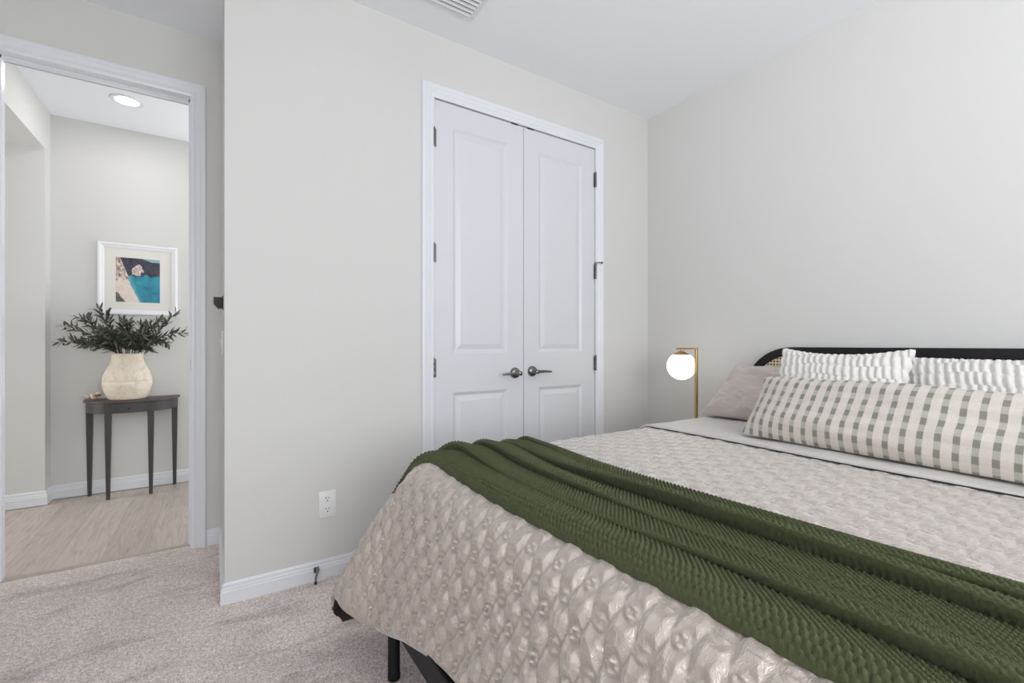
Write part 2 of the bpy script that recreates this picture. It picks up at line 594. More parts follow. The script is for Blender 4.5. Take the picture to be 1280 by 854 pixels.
CAS = 0.070
baseboard('baseboard_closet', [(CX0 - CAS + .004, YB), (XE, YB), (XE, YE), (DOX1 + CAS, YE)], 1)
baseboard('baseboard_corner', [(XR, YF), (XR, YB), (CX1 + CAS, YB)], 1)
baseboard('baseboard_hall', [(1.5, YH), (XJ, YH), (XJ, YJ), (-4.0, YJ)], 1, 1.1)
baseboard('baseboard_left', [(DOX0 - CAS, YE), (XL, YE), (XL, YF), (XR, YF)], 1)

# casings: profile (offset outward from the opening edge, protrusion)
CP = [(-.004, 0), (-.004, .008), (.006, .011), (.014, .011), (.018, .008), (.026, .012), (.040, .014), (.046, .017), (.060, .018), (.066, .016), (CAS - .002, .011), (CAS - .002, 0)]


def casing(name, x0, x1, zt, yw, sgn):
    """door casing round an opening in a wall facing sgn*Y"""
    vs, fs = [], []
    k = len(CP)
    for st in range(4):
        for o, p in CP:
            x = x0 - o if st < 2 else x1 + o
            z = 0.0 if st in (0, 3) else zt + o
            vs.append((x, yw + sgn * p, z))
    for i in range(3):
        for j in range(k):
            j2 = (j + 1) % k
            fs.append((i * k + j, i * k + j2, (i + 1) * k + j2, (i + 1) * k + j))
    fs += [tuple(range(k)), tuple(range(4 * k - 1, 3 * k - 1, -1))]
    return structure(name, MB().add(vs, fs), M['trim'])


casing('trim_1', CX0, CX1, CZ, YB, -1)
tr2 = casing('trim_2', DOX0, DOX1, DOZ, YE, -1)
casing('trim_3', DOX0, DOX1, DOZ, YE2, 1)
# jambs
jm = structure('trim_4', MB().box(DOX0 - .02, DOX0, YE, YE2, 0, DOZ).box(DOX1, DOX1 + .02, YE, YE2, 0, DOZ).box(DOX0 - .02, DOX1 + .02, YE, YE2, DOZ, DOZ + .02)
               .box(DOX0, DOX0 + .012, YE + .05, YE + .085, 0, DOZ).box(DOX1 - .012, DOX1, YE + .05, YE + .085, 0, DOZ).box(DOX0, DOX1, YE + .05, YE + .085, DOZ - .012, DOZ), M['trim'])
MB().box(DOX1 - .003, DOX1 + .004, YE - .009, YE + .045, .965, 1.025, .0015, 1).make('strike_plate', M['hinge'], jm)
structure('trim_5', MB().box(CX0 - .0, CX0 + .003, YB, YB + .115, 0, CZ).box(CX1 - .003, CX1, YB, YB + .115, 0, CZ).box(CX0, CX1, YB, YB + .115, CZ - .003, CZ), M['trim'])

# ------------------------------------------------------------------ closet doors
DY = YB + 0.004            # front face of the leaves
DXM = (CX0 + CX1) / 2
GAP = 0.004


def door_leaf(n, x0, x1, z0, z1):
    panels = [(x0 + .114, x1 - .114, .205, .838), (x0 + .114, x1 - .114, 1.058, z1 - .128)]
    vs, fs = [], []
    def V(x, z, d):
        vs.append((x, DY + d, z)); return len(vs) - 1
    xs = [x0, x0 + .114, x1 - .114, x1]
    zs = [z0, .205, .838, 1.058, z1 - .128, z1]
    G = [[V(x, z, 0) for z in zs] for x in xs]
    for i in range(3):
        for j in range(5):
            if i == 1 and j in (1, 3):
                continue
            fs.append((G[i][j], G[i + 1][j], G[i + 1][j + 1], G[i][j + 1]))
    loops = [(.005, .003), (.016, .0095), (.022, .0105), (.026, .0095), (.050, .0035)]
    for j, (a, b, c0, d0) in zip((1, 3), panels):
        prev = [G[1][j], G[2][j], G[2][j + 1], G[1][j + 1]]
        for ins, dep in loops:
            cur = [V(a + ins, c0 + ins, dep), V(b - ins, c0 + ins, dep), V(b - ins, d0 - ins, dep), V(a + ins, d0 - ins, dep)]
            for q in range(4):
                fs.append((prev[q], prev[(q + 1) % 4], cur[(q + 1) % 4], cur[q]))
            prev = cur
        fs.append(tuple(prev))
    # edges and back
    T = .035
    bk = [V(x0, z0, T), V(x1, z0, T), V(x1, z1, T), V(x0, z1, T)]
    fr = [G[0][0], G[3][0], G[3][5], G[0][5]]
    fs.append((bk[0], bk[3], bk[2], bk[1]))
    fs.append((fr[0], bk[0], bk[1], fr[1]) if False else tuple([G[i][0] for i in range(4)] + [bk[1], bk[0]]))
    fs.append(tuple([G[i][5] for i in range(3, -1, -1)] + [bk[3], bk[2]]))
    fs.append(tuple([G[0][j] for j in range(5, -1, -1)] + [bk[0], bk[3]]))
    fs.append(tuple([G[3][j] for j in range(6)] + [bk[2], bk[1]]))
    o = structure('door_%d' % n, MB().add(vs, fs), M['door'])
    return o


d1 = door_leaf(1, CX0 + .006, DXM - GAP / 2, .012, CZ - .009)
d2 = door_leaf(2, DXM + GAP / 2, CX1 - .006, .012, CZ - .009)


def lever(door, x, z, sgn):
    """rosette and lever handle; the lever points towards sgn*X"""
    h = MB().lathe([(.001, -.020), (.020, -.020), (.031, -.012), (.033, -.006), (.033, 0), (.001, 0)], (x, DY, z), 'y', 40, False).make('handle', M['nickel'], door, True, 40)
    MB().lathe([(.012, -.062), (.0125, -.060), (.0125, -.018), (.014, -.016)], (x, DY, z), 'y', 24).lathe([(.001, -.070), (.009, -.0695), (.0135, -.066), (.0135, -.056), (.009, -.050)], (x, DY, z), 'y', 24, False).make('spindle', M['nickel'], h, True, 50)
    pts, rad = [], []
    for i in range(9):
        t = i / 8
        pts.append((x + sgn * t * .115, DY - .060 + .012 * t * t, z + .002 * math.sin(t * PI) - .004 * t))
        rad.append(.0095 - .0035 * t)
    MB().tube(pts, rad, 12).make('lever', M['nickel'], h, True, 60)


lever(d1, DXM - .064, .934, -1)
lever(d2, DXM + .064, .940, 1)


def hinge(door, x, z, pin=False):
    mb = MB()
    for k in range(3):
        mb.lathe([(.0062, -.016), (.0065, -.0155), (.0065, .0155), (.0062, .016)], (x, YB - .006, z + (k - 1) * .033), 'z', 14)
    mb.lathe([(.004, -.004), (.006, 0), (.004, .004)], (x, YB - .006, z + .053), 'z', 14)
    mb.box(x - .014, x + .014, YB - .003, YB - .0005, z - .049, z + .049)
    h = mb.make('hinge', M['hinge'], door, True, 40)
    if pin:
        p = MB().tube([(x - .004, YB - .012, z + .062), (x + .02, YB - .026, z + .062), (x + .036, YB - .030, z + .062)], .0042, 10).lathe([(.007, -.004), (.009, 0), (.007, .004)], (x + .036, YB - .030, z + .062), 'x', 12).lathe([(.010, -.006), (.010, .006)], (x, YB - .008, z + .06), 'z', 14)
        p.make('stop_pin', M['nickel'], h, True, 40)


for z in (2.232, 1.604, .978):
    hinge(d1, CX0 + .003, z)
    hinge(d2, CX1 - .003, z, pin=abs(z - 1.604) < .01)
for d, x in ((d1, DXM - .066), (d2, DXM + .052)):
    MB().box(x - .024, x + .024, DY - .002, DY + .02, CZ - .0105, CZ - .0038).make('ball_catch', M['black'], d)

# ------------------------------------------------------------------ hardware on walls
t = thing('wall_outlet', (.4515, YB, .285), 'white duplex electrical outlet low on the closet wall above the baseboard', 'outlet')
MB().box(.413, .490, YB - .006, YB + .001, .284, .410, .003, 2).make('cover_plate', M['plate'], t, True, 40)
for zc in (.3215, .3725):
    r = MB().lathe([(.0165, -.0075), (.0172, -.0068), (.0172, -.004)], (.4515, YB, zc), 'y', 28).make('receptacle', M['plate'], t, True, 40)
    s = MB()
    s.box(.4515 - .0078, .4515 - .0050, YB - .0080, YB - .0070, zc + .001, zc + .010)
    s.box(.4515 + .0050, .4515 + .0078, YB - .0080, YB - .0070, zc + .001, zc + .009)
    s.lathe([(.0030, -.0080), (.0030, -.0070)], (.4515, YB, zc - .008), 'y', 12)
    s.make('slots', M['slot'], r)

t = thing('light_switch', (XE, 2.72, 1.05), 'white light switch plate on the narrow return wall beside the doorway', 'light switch')
MB().box(XE - .006, XE + .001, 2.68, 2.76, 1.06, 1.175, .003, 2).make('cover_plate', M['plate'], t, True, 40)
MB().prism([(XE - .006, 1.135), (XE - .012, 1.13), (XE - .007, 1.10), (XE - .006, 1.10)], 'y', 2.703, 2.737).make('rocker', M['plate'], t)
t = thing('wall_bracket', (XE, 2.62, 1.30), 'small black bracket on the return wall above the light switch', 'bracket')
MB().prism([(XE + .001, 1.335), (XE - .040, 1.335), (XE - .040, 1.302), (XE - .020, 1.280), (XE + .001, 1.285)], 'y', 2.60, 2.645).make('body', M['black'], t)
MB().box(XE - .004, XE + .001, 2.59, 2.655, 1.277, 1.342, .002, 1).make('back_plate', M['black'], t)

t = thing('door_stop', (.40, YB - .015, .03), 'small metal hinged door stop on the baseboard below the outlet', 'door stop')
MB().box(.388, .412, YB - .019, YB - .014, .038, .066, .002, 1).make('mounting_plate', M['nickel'], t)
MB().tube([(.403, YB - .019, .060), (.404, YB - .035, .062), (.399, YB - .043, .050), (.393, YB - .046, .030), (.392, YB - .047, .008)], [.006, .007, .006, .0045, .004], 10).make('arm', M['hinge'], t, True, 60)
MB().lathe([(.005, 0), (.0065, .002), (.0065, .010), (.005, .012)], (.392, YB - .047, .000), 'z', 14).make('rubber_tip', M['slot'], t, True, 40)

# ceiling air vent
vx0, vx1, vy0, vy1 = .74, 1.122, 1.80, 2.100
t = thing('ceiling_vent', ((vx0 + vx1) / 2, (vy0 + vy1) / 2, H), 'white slatted air vent in the ceiling above the closet doors', 'vent')
fr = .026
f = MB()
def quadframe(mb, x0, x1, y0, y1, w, z0, z1):
    mb.box(x0, x1, y0, y0 + w, z0, z1, .003, 1).box(x0, x1, y1 - w, y1, z0, z1, .003, 1).box(x0, x0 + w, y0 + w, y1 - w, z0, z1, .003, 1).box(x1 - w, x1, y0 + w, y1 - w, z0, z1, .003, 1)
quadframe(f, vx0, vx1, vy0, vy1, fr, H - .008, H + .001)
f.make('frame', M['trim'], t)
MB().box(vx0 + fr, vx1 - fr, vy0 + fr, vy1 - fr, H - .0015, H + .001).make('backing', plain('vent_duct_grey', (0.05, 0.05, 0.05), 0.8).m, t)
ny = 9
for i in range(ny):
    y = vy0 + fr + .012 + (vy1 - vy0 - 2 * fr - .02) * i / (ny - 1)
    MB().prism([(y - .010, H - .002), (y - .008, H - .003), (y + .003, H - .013), (y + .001, H - .0135)], 'x', vx0 + fr, vx1 - fr).make('slat', M['trim'], t)

# recessed ceiling light of the hall
LX, LY = -.492, 3.988
t = thing('recessed_light', (LX, LY, HH), 'round white recessed ceiling light in the hallway', 'ceiling light')
MB().lathe([(.064, -.003), (.068, -.007), (.088, -.005), (.093, .001)], (LX, LY, HH), 'z', 48, False).make('trim_ring', M['trim'], t, True, 40)
MB().lathe([(.001, -.0036), (.050, -.0035), (.066, -.0015), (.066, .001)], (LX, LY, HH), 'z', 48, False).make('lens', M['lens'], t, True, 60)
ld = bpy.data.lights.new('recessed_lamp', 'AREA'); ld.shape = 'DISK'; ld.size = .12; ld.energy = 2.4; ld.color = (1, .97, .94)
lo = bpy.data.objects.new('recessed_lamp', ld); COL.objects.link(lo); lo.location = (LX, LY, HH - .012)

# ------------------------------------------------------------------ bed
BX0, BY0, BY1 = .475, .03, 1.495
bed = thing('bed', (1.6, .76, 0), 'black bed frame with a rounded cane headboard against the right wall', 'bed')
RZ0, RZ1 = .203, .285
MB().box(BX0, BX0 + .03, BY0, BY1, RZ0, RZ1, .003, 1).make('foot_rail', M['black_metal'], bed)
for y in (BY0, BY1 - .03):
    MB().box(BX0 + .03, 2.665, y, y + .03, RZ0, RZ1, .003, 1).make('side_rail', M['black_metal'], bed)
for k in range(8):
    x = BX0 + .14 + k * .27
    MB().box(x, x + .08, BY0 + .03, BY1 - .03, RZ1 - .02, RZ1 - .002, .003, 1).make('slat', M['black_metal'], bed)
for x in (BX0 + .024, 2.62):
    for y in (BY0 + .02, BY1 - .017):
        MB().lathe([(.019, .0), (.0205, .002), (.0205, .016), (.0195, .018), (.0195, RZ0 + .08)], (x, y, 0), 'z', 24).make('leg', M['black_metal'], bed, True, 40)

HX0, HX1 = 2.668, 2.702
HY0, HY1, HT, HR = -.005, 1.525, 1.092, .27


def rr_path(off, nseg=14):
    """rounded outline of the headboard, offset inward"""
    y0, y1, zt, r = HY0 + off, HY1 - off, HT - off, HR - off
    pts = [(y1, 0.0)]
    for i in range(nseg + 1):
        a = PI / 2 * i / nseg
        pts.append((y1 - r + r * math.cos(a), zt - r + r * math.sin(a)))
    for i in range(nseg + 1):
        a = PI / 2 + PI / 2 * i / nseg
        pts.append((y0 + r + r * math.cos(a), zt - r + r * math.sin(a)))
    pts.append((y0, 0.0))
    return pts


FW = .045
outer, inner = rr_path(0), rr_path(FW)
o2, i2 = rr_path(.004), rr_path(FW - .004)
rings = [(HX1, outer), (HX0 + .004, outer), (HX0, o2), (HX0, i2), (HX0 + .004, inner), (HX1, inner)]
vs, fs = [], []
n = len(outer)
for x, path in rings:
    vs += [(x, p[0], p[1]) for p in path]
R = len(rings)
for r in range(R):
    r2 = (r + 1) % R
    for i in range(n - 1):
        fs.append((r * n + i, r * n + i + 1, r2 * n + i + 1, r2 * n + i))
fs += [tuple(r * n for r in range(R)), tuple(r * n + n - 1 for r in range(R - 1, -1, -1))]
hb = MB().add(vs, fs).make('headboard', M['ebony'], bed, True, 30)
MB().box(HX0 + .002, HX1 - .002, HY0 + FW, HY1 - FW, .36, .405).make('lower_bar', M['ebony'], hb)
# cane weave with real holes
PIT, HO = .0172, .0052
vs, fs = [], []
rin = HR - FW
def inside(y, z, grow=.006):
    y0, y1, zt = HY0 + FW - grow, HY1 - FW + grow, HT - FW + grow
    if y < y0 or y > y1 or z > zt: return False
    r = rin + grow
    for cy, s in ((y1 - r, 1), (y0 + r, -1)):
        if s * (y - cy) > 0 and z > zt - r:
            return math.hypot(y - cy, z - (zt - r)) <= r
    return True
ny_, nz_ = int((HY1 - HY0) / PIT), int(.70 / PIT)
for i in range(ny_ + 1):
    for j in range(nz_):
        yc, zc = HY0 + .02 + i * PIT, HT - FW - .003 - j * PIT
        if zc < .40 or not inside(yc, zc, .010): continue
        b = len(vs)
        hp = PIT / 2
        for sy, sz in ((1, 0), (1, 1), (0, 1), (-1, 1), (-1, 0), (-1, -1), (0, -1), (1, -1)):
            vs.append((HX0 + .010, yc + sy * hp, zc + sz * hp))
        for sy, sz in ((1, 0), (.75, .75), (0, 1), (-.75, .75), (-1, 0), (-.75, -.75), (0, -1), (.75, -.75)):
            vs.append((HX0 + .012, yc + sy * HO, zc + sz * HO))
        for k in range(8):
            k2 = (k + 1) % 8
            fs.append((b + k, b + k2, b + 8 + k2, b + 8 + k))
cane = link_mesh('cane_panel', vs, fs, M['cane'], hb)
md = cane.modifiers.new('thickness', 'SOLIDIFY'); md.thickness = .0018; md.offset = 0
# dark backing behind the cane
bp = [p for p in rr_path(FW - .003)]
bp[0] = (bp[0][0], .40); bp[-1] = (bp[-1][0], .40)
MB().prism(bp, 'x', HX1 - .008, HX1 - .004).make('backing_panel', M['dark'], hb)

# mattress
QX, QY0, QY1, QZ = .650, .05, 1.475, .700     # flat core of the quilt
mt = MB().box(.575, 2.655, .005, 1.545, .286, QZ - .016, .08, 5).make('mattress', M['mattress'], None, True, 60)
tag(mt, 'thick mattress hidden under the cream quilt on the black bed frame', 'mattress')


def drape(s, t, off=0.0, flare=None):
    """sheet coordinates (s along X from the foot edge, t along Y from the near edge) -> world position on the covered bed"""
    W = QY1 - QY0
    es = np.maximum(0, -s)
    far = np.maximum(0, t - W)
    near = np.maximum(0, -t)
    et = np.maximum(far, near)
    rho = np.hypot(es, et) + 1e-9
    th = np.arctan2(et, es)
    k = np.sin(2 * th) ** 2                       # 1 at the corner diagonal
    sgn = np.where(near > far, -1.0, 1.0)
    phim = np.radians(73 + 8 * np.sin(th) ** 2 - 26 * k)
    # slow folds in the hanging parts
    wave = np.clip((rho - .1) / .35, 0, 1) * (1 - .6 * k) * (np.sin((s * 1.0 + t) * 7.3 + 0.6) * .012 + np.sin(t * 15.1 + s * 11 + 1.0) * .006)
    r = .112
    arc = r * phim
    a = np.minimum(rho, arc) / r
    rest = np.maximum(0, rho - arc)
    sag = np.clip(rest / .4, 0, 1.6)
    ph2 = phim + np.radians(4) * sag
    h = r * np.sin(a) + rest * np.cos(ph2) + wave
    v = r * (1 - np.cos(a)) + rest * np.sin(ph2)
    dx, dy = -np.cos(th), np.sin(th) * sgn
    x = QX + np.maximum(0, s) + dx * h
    y = QY0 + np.clip(t, 0, W) + dy * h
    z = QZ - v
    nh = np.sin(a); nz = np.cos(a)
    P = np.stack([x, y, z], -1)
    N = np.stack([dx * nh, dy * nh, nz], -1)
    if np.ndim(off) or off:
        P = P + N * (np.asarray(off)[..., None] if np.ndim(off) else off)
    return P, N


def quilt_height(s, t):
    """diagonal ogee trellis in double stitching, curls and little knobs at its crossings, crinkled puffs between"""
    c = .066
    ws = s + .004 * fbm(s * 11, t * 11, 3, 2)
    wt = t + .004 * fbm(s * 11 + 40, t * 11, 5, 2)
    p = (ws + wt) / c / math.sqrt(2); q = (ws - wt) / c / math.sqrt(2)
    p2 = p + .11 * np.sin(2 * PI * q); q2 = q + .11 * np.sin(2 * PI * p)
    near = lambda v: np.abs(v - np.round(v)) * c
    dl1, dl2 = near(p2), near(q2)
    dp = np.abs(p - np.round(p)) * c; dq = np.abs(q - np.round(q)) * c
    rd = np.hypot(dp, dq)
    # tents of cloth rising from the nearest stitch line
    dmin = np.minimum(np.minimum(dl1, dl2), np.abs(rd - .0175))
    puff = np.minimum(1, dmin / .016) ** .75
    # creases raying out of the stitches
    x1, y1 = s * 38 + 1.6 * vnoise(s * 13, t * 13, 41), t * 38 + 1.6 * vnoise(s * 13 + 9, t * 13, 43)
    rid = np.abs(vnoise(x1 * 1.0, y1 * .45, 45)) + .6 * np.abs(vnoise(x1 * .8 + 7, y1 * 1.7, 47))
    cr = (1 - np.minimum(1, np.abs(vnoise(x1 * 1.1 + 3, y1 * .5, 51)) * 1.6)) ** 3 + (1 - np.minimum(1, np.abs(vnoise(x1 * .55, y1 * 1.2 + 5, 53)) * 1.6)) ** 3
    hgt = .0118 * puff + .0022 * np.minimum(rid, .8) * (.2 + .8 * puff) + .0022 * cr * (.15 + .85 * puff)
    # double stitch line: a thin cord between two grooves
    for d in (dl1, dl2):
        hgt = hgt + .0022 * np.exp(-(d / .0018) ** 2)
    hgt = hgt + .0018 * np.exp(-((rd - .0175) / .0017) ** 2)
    kn = np.hypot(dp - .0068, dq - .0068)
    kn = np.where(np.round(p) % 2 == np.round(q) % 2, kn, 1.0)
    hgt = hgt + .0042 * np.clip(1 - (kn / .0062) ** 2, 0, 1) ** .8
    return hgt


W_ = QY1 - QY0
DROP_F, DROP_S = .50, .50
ss = np.concatenate([np.arange(-DROP_F, .03, .0023), np.arange(.03, .40, .010), np.arange(.40, 1.18, .0042), np.arange(1.18, 1.36, .02)])
tt = np.concatenate([np.arange(-DROP_S, -.02, .0045), np.arange(-.02, W_ + .10, .0024), np.arange(W_ + .10, W_ + DROP_S, .006), [W_ + DROP_S]])
S, T = np.meshgrid(ss, tt, indexing='ij')


def sstep(x, a, b):
    u = np.clip((x - a) / (b - a), 0, 1)
    return u * u * (3 - 2 * u)


def hem(s, t):
    """the quilt hangs a little shorter in the middle of the foot; rounded, deeper corner beside the closet"""
    s2 = np.where(s < 0, s * np.interp(t, [W_ - .7, W_ - .5, W_ - .3, W_ - .2, W_ - .1, W_], [.90, .93, 1.01, 1.05, 1.12, 1.19]), s)
    es, et = np.maximum(0, -s), np.maximum(0, t - W_)
    th = np.arctan2(et, es + 1e-9)
    sq = np.minimum(DROP_F / np.maximum(1e-6, np.cos(th)), DROP_S / np.maximum(1e-6, np.sin(th)))
    d = np.degrees(th)
    des = np.interp(d, [0, 10, 20, 30, 40, 47, 55, 63, 72, 90], [.595, .595, .595, .605, .635, .735, .79, .73, .59, .52])
    g = des / sq
    both = (es > 0) & (et > 0)
    return np.where(both, s * g, s2), np.where(both, W_ + (t - W_) * g, t)


hs, ht = hem(S, T)
P0, N0 = drape(hs, ht)
amp = np.where(S > 0, np.clip(.55 - S * .3, .40, .55), np.clip(.55 + (-S - .05) * 3.6, .55, 1.10))
edge = np.minimum(np.minimum(S + DROP_F, T + DROP_S), W_ + DROP_S - T)
hgt = quilt_height(S, T) * amp * np.clip(edge / .02, 0, 1)
P = P0 + N0 * hgt[..., None]
quilt = link_mesh('quilt', P.reshape(-1, 3), grid_faces(*S.shape), [M['quilt'], M['lining']], None, True, uv=np.stack([S, T], -1).reshape(-1, 2))
md = quilt.modifiers.new('thickness', 'SOLIDIFY'); md.thickness = .010; md.offset = -1; md.material_offset = 1; md.material_offset_rim = 0
tag(quilt, 'cream satin quilt with scroll stitching draped over the bed', 'quilt')

# turned-down sheet band near the pillows, with dark piping
s0 = 1.775 - QX
ss = np.concatenate([[s0, s0 + .002, s0 + .006], np.linspace(s0 + .012, 2.60 - QX, 60)])
tt = np.linspace(-.30, W_ + .30, 170)
S, T = np.meshgrid(ss, tt, indexing='ij')
e = np.clip((S - s0) / .008, 0, 1)
off = .006 + .010 * np.sqrt(e) + .0045 * fbm(S * 7, T * 5, 31, 3) * e
wig = .006 * np.sin(T * 6 + 1.0) * np.clip(1 - (S - s0) / .3, 0, 1)
P, _ = drape(S + wig, T, off)
sheet = link_mesh('turned_down_sheet', P.reshape(-1, 3), grid_faces(*S.shape), M['sheet'], None, True, uv=np.stack([S, T], -1).reshape(-1, 2))
tag(sheet, 'smooth cream sheet turned down over the quilt in front of the pillows', 'sheet')
tt = np.linspace(-.30, W_ + .12, 140)
Pp, _ = drape(s0 - .004 + .006 * np.sin(tt * 6 + 1.0), tt, .0075)
MB().tube([tuple(p) for p in Pp], .0024, 8).make('piping', M['slot'], sheet, True, 60)['label'] = 'dark piping along the sheet edge'

# green knitted throw
LEN0, LEN1 = -.42, W_ + .42
A0, A1 = -.022, .425
na, nb = 440, 1250
aa = np.linspace(0, 1, na); bb = np.linspace(LEN0, LEN1, nb)
Aq, Bq = np.meshgrid(aa, bb, indexing='ij')
# bunched folds running along the throw: each a rounded ridge whose line wanders
wan = .26 * np.sin(Bq * 2.6 + .4) + .14 * np.sin(Bq * 6.1 + 2.0) + .07 * np.sin(Bq * 11 + Aq * 4)
ph = 4.6 * Aq ** 1.05 + wan * (.35 + .65 * Aq) + .08
num = np.floor(ph)
f = ph - num
lip = np.clip(f / .16, 0, 1)
lobe = np.sqrt(1 - (1 - lip) ** 2) * (1 - .92 * sstep(f, .10, 1.0) ** .8)
hgtf = np.array([.026, .040, .028, .044, .024, .024, .02])[np.clip(num, 0, 6).astype(int)]
fold = lobe * hgtf * (.70 + .40 * np.sin(Bq * 3.1 + num * 2.1))
edgeA = np.minimum(Aq, 1 - Aq)
shell = .016 * np.sqrt(np.clip(edgeA / .03, 0, 1))
arc = Aq * .70                                   # knitted width is larger than its spread
row = np.floor(arc / .0095)
st = np.abs(np.sin(PI * arc / .0095)) ** .6 * np.abs(np.sin(PI * (Bq / .0120 + .5 * (row % 2)))) ** .8
Sx = A0 + (A1 - A0) * Aq + .010 * np.sin(Bq * 4 + .5) * (1 - Aq) + .012 * np.sin(Bq * 3.3 + 2) * Aq - .17 * sstep(Bq, W_ - .04, W_ + .26) * (1 - Aq) ** 1.5 - .60 * fold
off = .004 + shell + fold * np.clip(edgeA / .05, 0, 1) + .0092 * st * (.35 + .65 * sstep(f, .10, .22)) * np.clip(edgeA / .01, .25, 1)
P, _ = drape(Sx, Bq, off)
throw = link_mesh('knit_throw', P.reshape(-1, 3), grid_faces(na, nb), M['wool'], None, True, uv=np.stack([arc, Bq], -1).reshape(-1, 2))
tag(throw, 'chunky dark green knitted throw laid across the foot of the bed', 'throw')


# ------------------------------------------------------------------ pillows
def pillow(name, mat, center, width, height, thick, tilt, label, cat, tex=None, n=(110, 80), yaw=0.0, roll=0.0, pinch=.06, power=2.4, scallop=0.0, uvscale=1.0, sag=0.0, group=None, seed=0, full=.45):
    """closed pillow; width runs along -Y, its height axis leans back by tilt towards +X"""
    nu, nv = n
    uu = np.linspace(-1, 1, nu); vv = np.linspace(-1, 1, nv)
    uu = np.sign(uu) * np.abs(uu) ** .8; vv = np.sign(vv) * np.abs(vv) ** .8
    U, V = np.meshgrid(uu, vv, indexing='ij')
    ti, ya, ro = math.radians(tilt), math.radians(yaw), math.radians(roll)
    Wd = Vector((0, -1, 0)); Up = Vector((math.sin(ti), 0, math.cos(ti)))
    Nn = Vector((-math.cos(ti), 0, math.sin(ti)))
    R = Matrix.Rotation(ya, 3, 'Z')
    Wd, Up, Nn = R @ Wd, R @ Up, R @ Nn
    R2 = Matrix.Rotation(ro, 3, Nn)
    Wd, Up = R2 @ Wd, R2 @ Up
    Wd, Up, Nn, Ce = (np.array(x) for x in (Wd, Up, Nn, Vector(center)))
    # edges bow inwards between the corners
    X = U * width / 2 * (1 - pinch * (1 - V ** 2) * np.abs(U) ** 3)
    Y = V * height / 2 * (1 - pinch * 1.3 * (1 - U ** 2) * np.abs(V) ** 3) - sag * (1 - U ** 2) * np.clip(V, 0, 1)
    if scallop:
        Y = Y + scallop * np.abs(np.sin(PI * X / .0265)) * np.sign(V) * np.abs(V) ** 6
        X = X + scallop * np.abs(np.sin(PI * Y / .052)) * np.sign(U) * np.abs(U) ** 8
    th = thick / 2 * ((1 - np.abs(U) ** power) * (1 - np.abs(V) ** power)) ** full
    th = th * (1 + .10 * fbm(U * 1.7 + seed, V * 1.7, seed + 60, 3))
    edge = np.minimum(1 - np.abs(U), 1 - np.abs(V))
    sides = []
    uvs = []
    for sg in (1, -1):
        d = th.copy()
        if tex is not None:
            d = d + tex(X, Y, U, V, edge)
        if sg < 0: d = th
        Pw = Ce + X[..., None] * Wd + Y[..., None] * Up + (sg * d)[..., None] * Nn
        # the underside flattens where it rests on the bed
        Pw[..., 2] = np.where(Pw[..., 2] < .7255, .7255 + .0005 * (Pw[..., 2] - .7255), Pw[..., 2])
        sides.append(Pw.reshape(-1, 3))
        # v measured along the bulged surface
        dY = np.diff(Y, axis=1); dd = np.diff(th, axis=1)
        L = np.concatenate([np.zeros((nu, 1)), np.cumsum(np.hypot(dY, dd), axis=1)], axis=1)
        uvs.append(np.stack([X + width, L], -1).reshape(-1, 2))
    f1 = grid_faces(nu, nv)
    N1 = nu * nv
    f2 = f1[:, ::-1] + N1
    verts = np.concatenate(sides); faces = np.concatenate([f1[:, ::-1], f2[:, ::-1]])
    # weld rims: map the back border to the front border
    idx = np.arange(2 * N1)
    bI = np.zeros((nu, nv), bool); bI[0] = bI[-1] = True; bI[:, 0] = bI[:, -1] = True
    fl = np.flatnonzero(bI.ravel())
    idx[N1 + fl] = fl
    faces = idx[faces]
    o = link_mesh(name, verts, faces, mat, None, True, uv=np.concatenate(uvs))
    bm = bmesh.new(); bm.from_mesh(o.data)
    bmesh.ops.delete(bm, geom=[v for v in bm.verts if not v.link_faces], context='VERTS')
    bmesh.ops.recalc_face_normals(bm, faces=bm.faces[:])
    bm.to_mesh(o.data); bm.free()
    return tag(o, label, cat, group)


def gathered(X, Y, U, V, edge):
    """rows of chunky gathered loops, each row shifted against the next"""
    rowp, colp = .052, .0265
    r = Y / rowp + .12 * np.sin(X * 22)
    ri = np.floor(r)
    fr_ = r - ri
    Xw = X + .005 * np.sin(X * 31 + ri * 1.7)
    col = np.abs(np.sin(PI * (Xw / colp + .5 * (ri % 2) + .30 * (fr_ - .5))))
    return (.016 * col ** .75 * (.42 + .58 * np.sin(PI * fr_) ** .5) - .004) * np.clip(edge * 9 + .5, 0, 1)


def creases(X, Y, U, V, edge):
    return .016 * fbm(U * 2.4 + 3, V * 2.2 + U * 1.5, 81, 4) * np.clip(edge * 4, 0, 1)


